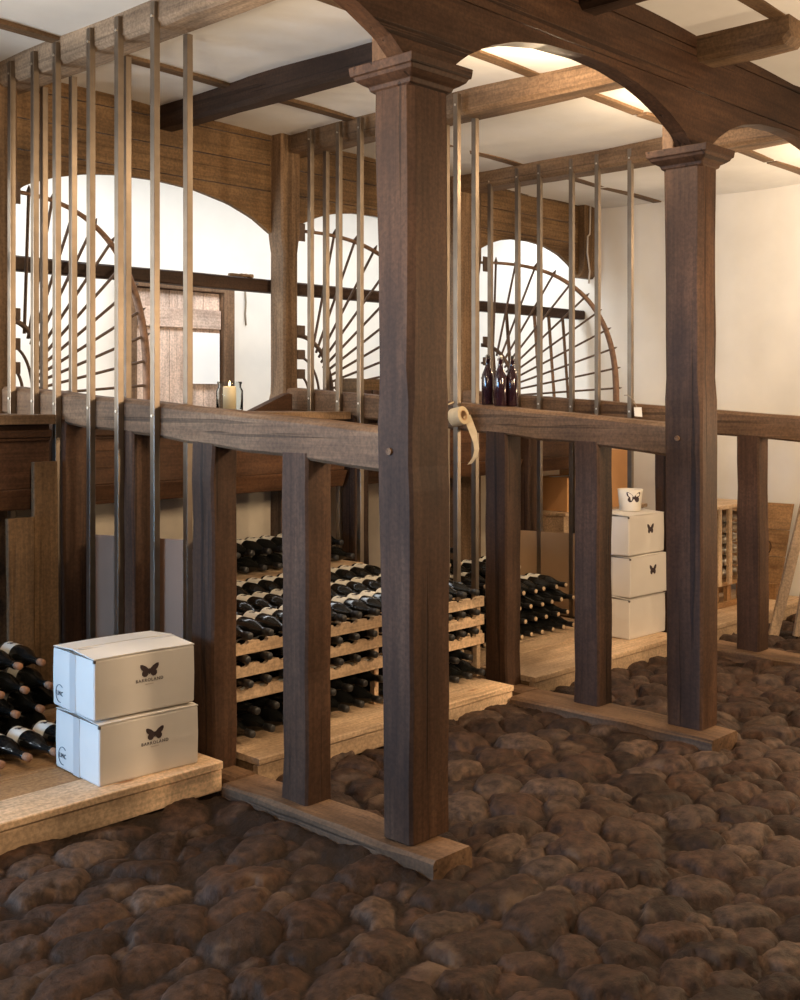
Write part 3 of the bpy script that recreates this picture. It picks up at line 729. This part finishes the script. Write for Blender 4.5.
# pale-tipped bottles piled in the next stall
lay = Lay(bottle_proto('wine_bottle', 'capsule_black', 'tip'), 'pale tipped bottles piled behind the middle partition')
gaps3 = [(447, 491, 'past the near post'), (524, 575, 'between the right palings')]
c3 = [4.765 + PIT * i for i in range(11)]
h3 = [x + PIT / 2 for x in c3[:-1]]
DZ = 0.082
for k, nm in enumerate(('floor row', 'second row', 'third row')):
    lay.row(c3 if k % 2 == 0 else h3, 4.235, 0.087 + DZ * k, 'pile front, ' + nm, gaps3, 'hidden behind a timber')
lay.row(h3, 4.25, 0.087 + DZ * 3, 'pile front, fourth row', gaps3, 'hidden behind a timber')
lay.row(c3[:4], 4.25, 0.087 + DZ * 4, 'pile front, topmost row', gaps3, 'hidden behind a timber')
for k, nm in enumerate(('floor row', 'second row', 'third row', 'fourth row', 'fifth row')):
    lay.row(c3[:10] if k % 2 == 0 else h3[:9], 4.56, 0.087 + DZ * k, 'pile back, ' + nm, gaps3, 'hidden behind a timber')
lay.row(h3[:4], 4.56, 0.087 + DZ * 5, 'pile back, sixth row', gaps3, 'hidden behind a timber')
lay.row(c3[1:4], 4.56, 0.087 + DZ * 6, 'pile back, topmost row', gaps3, 'hidden behind a timber')
# corked bottles at the left edge
lay = Lay(bottle_proto('corked_bottle', 'cork', 'cork'), 'corked bottles stacked at the left edge')
gaps1 = [(-40, 58, 'beside the cartons')]
c1 = [1.95 + 0.106 * i for i in range(6)]; h1 = [x + 0.053 for x in c1[:-1]]
lay.row(c1, 4.155, 0.113, 'front floor row', gaps1, 'hidden behind the cartons')
for k, nm in enumerate(('rear floor row', 'rear second row', 'rear third row')): lay.row(h1 if k % 2 == 0 else c1, 4.44 + 0.01 * k, 0.113 + (0, 0.090, 0.172)[k], nm, gaps1, 'hidden behind the cartons')
lay.row(h1, 4.53, 0.113 + 0.258, 'topmost rear row', gaps1, 'hidden behind the cartons')

# ------------------------------------------------------------------ cartons
def carton(name, label, cat, loc, rz, L, W, Hh, group, emblem=True, text=None, roundmark=False, es=0.055, ex=0.5, ez=0.62):
    """origin at the near bottom corner; front face along +X, side along +Y"""
    t = thing(name, label, cat, loc, group, rz)
    g = G(); e = 0.006
    rings = []
    for z, b in ((0.0, 0.003), (0.006, 0.0), (Hh * 0.5, -0.0015), (Hh - 0.012, 0.0), (Hh - 0.005, 0.002)):
        rings.append(sect(b, L - b, b, W - b, z, 0.004))
    g.loft(rings); build('body', g, 'carton', t, local=True)
    # two top flaps meeting at a slightly raised middle seam running lengthwise
    for y0, y1, up0, up1 in ((0.0, W * 0.497, 0, 0.010), (W * 0.503, W, 0.012, 0)):
        g = G(); n = 8; vs = []
        for k in range(n + 1):
            x = L * k / n; bow = 0.003 * math.sin(math.pi * k / n)
            vs.append([(x, y0, Hh - 0.005 + up0 + bow), (x, y1, Hh - 0.005 + up1 + bow), (x, y1, Hh - 0.001 + up1 + bow), (x, y0, Hh - 0.001 + up0 + bow)])
        g.loft(vs); build('flap', g, 'carton', t, local=True)
    g = G().box(0.01, L - 0.002, W * 0.5 - 0.024, W * 0.5 + 0.024, Hh + 0.0065, Hh + 0.010).box(-0.0022, 0.0005, W * 0.5 - 0.024, W * 0.5 + 0.024, 0.0, Hh * 0.97)
    build('tape', g, 'packing_tape', t, local=True)
    build('corner_slit', G().box(-0.0024, 0.006, -0.0024, 0.006, Hh - 0.016, Hh - 0.006).box(-0.001, 0.0005, 0.0, W, Hh - 0.0055, Hh - 0.0035), 'carton_edge', t, local=True)
    if emblem:
        g = G()
        for wing in butterfly(es, 1.45 if text else 1.05):
            g.prism(wing, lambda x, z: (L * ex + x, -0.0032, Hh * ez + z), lambda x, z: (L * ex + x, 0.001, Hh * ez + z))
        g.box(L * ex - es * 0.04, L * ex + es * 0.04, -0.0036, 0.001, Hh * ez - es * 0.22, Hh * ez + es * 0.22)
        build('butterfly_print', g, 'print_ink', t, local=True)
    if text:
        vs, fs = text_mesh(text, 0.0165)
        g = G().add([(L * ex + x, -0.0026 - z, Hh * ez - es * 0.66 + y) for x, y, z in vs], fs); build('lettering', g, 'print_ink', t, local=True)
        build('small_print', G().box(L * ex - 0.016, L * ex + 0.016, -0.0030, 0.0004, Hh * ez - es * 0.98, Hh * ez - es * 0.92), 'faint_print', t, local=True)
    if roundmark:
        g = G(); cy, cz, rr = W - 0.060, 0.050, 0.033
        pts = [(-0.0008, cy - rr * math.cos(R(a)), cz + rr * math.sin(R(a))) for a in range(-200, 90, 10)]
        # open ring, drawn on the side towards the left
        g.tube([(-0.0022, cy - rr * math.cos(R(a)), cz + rr * math.sin(R(a))) for a in range(50, 290, 8)], 0.0012, 5)
        vs, fs = text_mesh('LMC', 0.024)
        g.add([(-0.0026 - z, cy - x, cz + y) for x, y, z in vs], fs)
        build('round_mark', g, 'blue_ink', t, local=True)
    return t
carton('carton', 'lower of the two big white butterfly cartons on the left platform', 'box', (2.232, 3.615, 0.1155), R(-3.5), 0.415, 0.335, 0.222, 'big white cartons', True, 'BARROLAND', True, 0.046, 0.545, 0.66)
carton('carton', 'upper of the two big white butterfly cartons on the left platform', 'box', (2.222, 3.632, 0.349), R(-4.5), 0.415, 0.33, 0.222, 'big white cartons', True, 'BARROLAND', True, 0.048, 0.535, 0.66)
for k, (nm, em) in enumerate((('bottom plain box', False), ('middle butterfly box', True), ('top butterfly box', True))):
    carton('carton', nm + ' of the three stacked white boxes behind the farther post', 'box', (5.815 + (0.0, 0.004, -0.003)[k], 3.685 + (0, -0.004, 0.003)[k], 0.0905 + 0.2455 * k), R((-1.5, -2.5, -1.0)[k]), 0.385, 0.30, 0.236, 'three stacked white boxes', em, None, False, 0.058, 0.60, 0.60)
# candle cup on the boxes
t = thing('candle_cup', 'cream candle cup with butterfly print on top of the three white boxes', 'candle', (6.02, 3.81, 0.8275))
t_l = [(0.0, 0.0), (0.058, 0.0), (0.064, 0.006), (0.076, 0.132), (0.072, 0.132), (0.064, 0.03), (0.0, 0.028)]
build('cup', G().lathe(t_l, 28, caps=False), 'ceramic', t, local=True, smooth=True)
build('wax', G().lathe([(0.0, 0.09), (0.0695, 0.09), (0.0695, 0.094), (0.0, 0.094)], 24, caps=False), 'wax', t, local=True)
g = G(); ang0 = math.atan2(-CF[1], -CF[0]) + 0.12
for wing in butterfly(0.064, 1.3):
    vs = []
    for x, y in wing:
        z = 0.082 + y; rr = 0.064 + (z - 0.006) / 0.126 * 0.012 + 0.001; a = ang0 + x / rr
        vs.append((rr * math.cos(a), rr * math.sin(a), z))
    g.add(vs, [tuple(range(len(vs)))])
build('butterfly_print', g, 'print_ink', t, local=True)
# jar with candle on the manger
t = thing('candle_jar', 'clear glass jar with a burning candle on the manger by the door', 'candle jar', (3.935, 5.05, 1.4355))
build('jar', G().lathe([(0.0, 0.0), (0.066, 0.0), (0.074, 0.012), (0.074, 0.115), (0.064, 0.135), (0.064, 0.150), (0.068, 0.155), (0.068, 0.165), (0.062, 0.165), (0.060, 0.135), (0.070, 0.113), (0.070, 0.014), (0.0, 0.010)], 28, caps=False), 'clear_glass', t, local=True, smooth=True)
c = build('candle', G().lathe([(0.0, 0.011), (0.036, 0.011), (0.036, 0.135), (0.032, 0.139), (0.0, 0.134)], 20, caps=False), 'wax', t, local=True, smooth=True)
build('flame', G().lathe([(0.0, 0.140), (0.006, 0.148), (0.005, 0.158), (0.0, 0.172)], 10, caps=False), 'flame', c, local=True, smooth=True)
point('candle_flame', (3.935, 5.05, 1.635), 1.2, (1.0, 0.62, 0.28), 0.02)
# dark upright bottles on the middle rail
SB = [(r_ * 0.97, h_ * 0.9) for r_, h_ in [(0.0, 0.0), (0.030, 0.0), (0.0335, 0.006), (0.0335, 0.155), (0.031, 0.175), (0.020, 0.205), (0.0135, 0.225), (0.0125, 0.255), (0.0150, 0.258), (0.0150, 0.272), (0.0, 0.273)]]
for k, (x, y) in enumerate(((4.625, 3.70), (4.64, 3.795), (4.69, 3.675))):
    z = 1.400 + 0.068 * (y - 2.75) + 0.004
    t = thing('upright_bottle', ('middle', 'left', 'right')[k] + ' of the dark bottles standing on the middle partition rail', 'bottle', (x, y, z), 'upright bottles on the rail')
    b = build('glass_body', G().lathe(SB, 22, caps=False), 'red_bottle_glass', t, local=True, smooth=True)
    build('stopper', G().lathe([(0.0, 0.2455), (0.011, 0.2455), (0.012, 0.255), (0.008, 0.261), (0.0, 0.262)], 12, caps=False), 'screw_metal' if k == 0 else 'capsule_black', t, local=True, smooth=True)
    build('wire_clip', G().tube([(-0.0165, 0, 0.216), (-0.018, -0.004, 0.236), (-0.012, 0, 0.259), (0.012, 0, 0.259), (0.018, -0.004, 0.236), (0.0165, 0, 0.216)], 0.0014, 6), 'screw_metal', t, local=True)

# ------------------------------------------------------------------ roll of paper tape hung at the rail
t = thing('paper_tape_roll', 'roll of cream paper tape with loose tail hanging at the middle rail', 'tape roll', (4.535, 3.90, 1.43))
ax = Vector((0.05, -0.94, 0.20)).normalized(); q1 = ax.cross(Vector((0, 0, 1))).normalized(); q2 = q1.cross(ax).normalized()
cc_ = Vector((4.50, 3.875, 1.415)); g = G(); rings = []
for r_, h_ in ((0.028, -0.035), (0.046, -0.035), (0.048, -0.033), (0.048, 0.033), (0.046, 0.035), (0.028, 0.035)):
    rings.append([cc_ + ax * h_ + q1 * r_ * math.cos(2 * math.pi * j / 28) + q2 * r_ * math.sin(2 * math.pi * j / 28) for j in range(28)])
g.loft(rings, closed=True); build('roll', g, 'tape_paper', t, smooth=True, auto=40)
core = G(); rings = []
for r_, h_ in ((0.024, -0.036), (0.0278, -0.036), (0.0278, 0.036), (0.024, 0.036)):
    rings.append([cc_ + ax * h_ + q1 * r_ * math.cos(2 * math.pi * j / 24) + q2 * r_ * math.sin(2 * math.pi * j / 24) for j in range(24)])
core.loft(rings, closed=True); build('core', core, 'cardboard', t)
path = [(4.53, 3.845, 1.42), (4.54, 3.835, 1.385), (4.545, 3.815, 1.335), (4.545, 3.798, 1.285), (4.545, 3.79, 1.245), (4.54, 3.80, 1.205), (4.53, 3.825, 1.17)]
g = G(); rings = []
for k, p_ in enumerate(path):
    wv = Vector((0.30, -0.45, 0.62 if k < 2 else 0.25)).normalized() * 0.0; p_ = Vector(p_)
    side = Vector((0.60, -0.60, 0.25)).normalized() * (0.019 if k < 3 else 0.013)
    rings.append([p_ - side, p_ + side, p_ + side + Vector((0.0012, 0.0012, 0)), p_ - side + Vector((0.0012, 0.0012, 0))])
g.loft(rings); build('loose_tail', g, 'tape_paper', t)
build('tie', G().tube([(4.55, 3.95, 1.49), (4.52, 3.985, 1.47), (4.49, 3.98, 1.44), (4.475, 3.97, 1.40), (4.47, 3.985, 1.37)], 0.004, 6), 'tape_paper', t, smooth=True)
# paper tag on the far bar and the label strip
t = thing('hanging_tag', 'small white paper tag tied to the last steel bar above the far rail', 'tag', (6.17, 3.92, 1.46))
build('tag_paper', G().hexa([(6.165, 3.87, 1.40), (6.19, 3.83, 1.395), (6.192, 3.832, 1.395), (6.167, 3.872, 1.40), (6.165, 3.875, 1.455), (6.19, 3.835, 1.455), (6.192, 3.837, 1.455), (6.167, 3.877, 1.455)]), 'white_paper', t)
build('string', G().tube([(6.18, 3.86, 1.45), (6.185, 3.89, 1.50), (6.185, 3.93, 1.53), (6.19, 3.96, 1.53)], 0.003, 6), 'string', t)
o = build('price_slip', G().box(6.176, 6.178, 3.80, 3.87, 1.19, 1.28), 'white_paper'); tagit(o, 'small white paper slip hanging under the far rail left of the farther post', 'slip')
g = G().tube([(6.181, 3.835, 1.279), (6.20, 3.84, 1.33)], 0.003, 5)
# ------------------------------------------------------------------ sheets, boards and boxes in the stalls
g = G().hexa([(2.906, 3.74, 0.088), (2.913, 3.74, 0.088), (2.913, 4.85, 0.088), (2.906, 4.85, 0.088), (2.906, 3.74, 0.92), (2.913, 3.74, 0.92), (2.913, 4.85, 0.865), (2.906, 4.85, 0.865)])
o = build('cardboard_sheet', g, 'plum_board'); tagit(o, 'upright brown cardboard sheet behind the leftmost palings', 'cardboard')
g = G().hexa([(6.205, 4.20, 0.088), (6.213, 4.20, 0.088), (6.213, 4.98, 0.088), (6.205, 4.98, 0.088), (6.205, 4.20, 0.635), (6.213, 4.20, 0.635), (6.213, 4.98, 0.61), (6.205, 4.98, 0.61)])
o = build('cardboard_sheet', g, 'cardboard'); tagit(o, 'tan cardboard sheet standing right of the pale tipped bottle pile', 'cardboard')
t = thing('pine_chest', 'pale pine chest in the last stall seen above the tan cardboard', 'chest', (7.3, 5.1, 0.09))
build('body', G().box(6.86, 7.93, 4.90, 5.40, 0.088, 0.655), 'pine_x', t, bevel=0.004)
build('lid', G().box(6.84, 7.95, 4.87, 5.42, 0.655, 0.68), 'pine_x', t, bevel=0.004)
def cbox(x0, x1, y0, y1, z0, z1, mat, label):
    t = thing('cardboard_box', label, 'box', ((x0 + x1) / 2, (y0 + y1) / 2, z0), 'orange cardboard boxes on the chest')
    build('body', G().box(x0, x1, y0, y1, z0, z1 - 0.004), mat, t, bevel=0.003)
    ym = (y0 + y1) / 2
    build('flap', G().box(x0, x1, y0, ym - 0.002, z1 - 0.004, z1), mat, t); build('flap', G().box(x0, x1, ym + 0.002, y1, z1 - 0.004, z1), mat, t)
    build('tape', G().box(x0 - 0.001, x1 + 0.001, ym - 0.025, ym + 0.025, z1, z1 + 0.001), 'packing_tape', t)
cbox(6.93, 7.20, 4.92, 5.20, 0.681, 0.93, 'orange_card', 'smaller orange cardboard box on the chest under the manger')
cbox(7.29, 7.69, 4.89, 5.25, 0.681, 1.12, 'orange_card', 'taller orange cardboard box on the chest beside the end wall')
# open crate with foil-necked bottles beyond the farther post
t = thing('bottle_crate', 'pale slatted crate of small glass bottles just right of the farther post', 'crate', (7.25, 4.0, 0.09))
x0, x1, y0, y1 = 6.92, 7.62, 3.80, 4.16
build('base_frame', G().box(x0, x1, y0, y0 + 0.02, 0.088, 0.125).box(x0, x1, y0, y1, 0.235, 0.258), 'crate_x', t)
for x in (x0, x0 + 0.17, x0 + 0.34, x0 + 0.52, x1 - 0.05): build('leg', G().box(x, x + 0.05, y0 + 0.021, y0 + 0.05, 0.088, 0.235), 'crate_z', t)
for x in (x0, x0 + 0.155, x0 + 0.30, x0 + 0.45, x0 + 0.60): build('slat', G().box(x, x + 0.05, y0 - 0.012, y0 + 0.008, 0.24, 0.76), 'pine_z', t, bevel=0.002)
build('top', G().box(x0 - 0.02, x1 + 0.02, y0 - 0.02, y1, 0.76, 0.785), 'pine_x', t, bevel=0.003)
build('back', G().box(x0, x1, y1 - 0.015, y1, 0.26, 0.76), 'crate_x', t)
k = 0
fl = None
for i in range(5):
    for j in range(6):
        x = x0 + 0.085 + 0.15 * i + (0.02 if i else 0); z = 0.30 + 0.078 * j
        if x > x1 - 0.04: continue
        g = G().lathe([(0.0, 0.15), (0.033, 0.15), (0.033, 0.02), (0.028, -0.005), (0.014, -0.03), (0.014, -0.05), (0.0, -0.052)], 14, 'y', (0, 0, 0), caps=False)
        if fl is None: fl = build('small_bottle', g, 'screw_metal', None, local=True, smooth=True); o = fl
        else: o = fl.copy(); COL.objects.link(o)
        o.location = (x, y0 + 0.07, z)
        tagit(o, 'small shiny bottle in the pale crate, %s gap from left, %s layer up' % (ORD[i], ORD[j]), 'bottle', 'small bottles in the pale crate')
# leaning crate lid, planks
t = thing('crate_lid', 'square wooden lid with a dark ring leaning by the end wall', 'lid', (7.8, 3.95, 0.09))
g = G()
for k in range(3):
    za, zc = 0.20 + 0.185 * k, 0.20 + 0.185 * (k + 1) - 0.004
    xa, xc = 7.72 + 0.07 * k, 7.72 + 0.07 * (k + 1)
    g.hexa([(xa, 3.66, za), (xa + 0.02, 3.66, za), (xa + 0.02, 4.22, za), (xa, 4.22, za), (xc, 3.66, zc), (xc + 0.02, 3.66, zc), (xc + 0.02, 4.22, zc), (xc, 4.22, zc)])
build('boards', g, 'crate_y', t)
build('foot', G().box(7.70, 7.78, 3.68, 3.74, 0.088, 0.20).box(7.70, 7.78, 4.12, 4.18, 0.088, 0.20), 'crate_z', t)
g = G().tube([(7.812 + 0.38 * 0.055 * math.sin(a) - 0.012, 3.82 + 0.055 * math.cos(a), 0.44 + 0.055 * math.sin(a)) for a in [2 * math.pi * k / 24 for k in range(24)]], 0.004, 6, closed=True)
build('ring_mark', g, 'manger_y', t)
for (b, e, wdt, lab) in (((6.86, 3.30, 0.0), (7.10, 2.88, 2.1), 0.062, 'narrow pale pine plank leaning at the right edge of the picture'),
                         ((7.02, 3.16, 0.0), (7.22, 2.86, 2.1), 0.16, 'wider pine plank leaning right of the narrow one, cut by the frame')):
    g = G().timber(b, e, wdt, 0.028, ch=0.002, jit=0.0008, n=8, up=(0.69, 0.72, 0))
    o = build('leaning_plank', g, 'pine_z'); tagit(o, lab, 'plank', 'leaning planks')
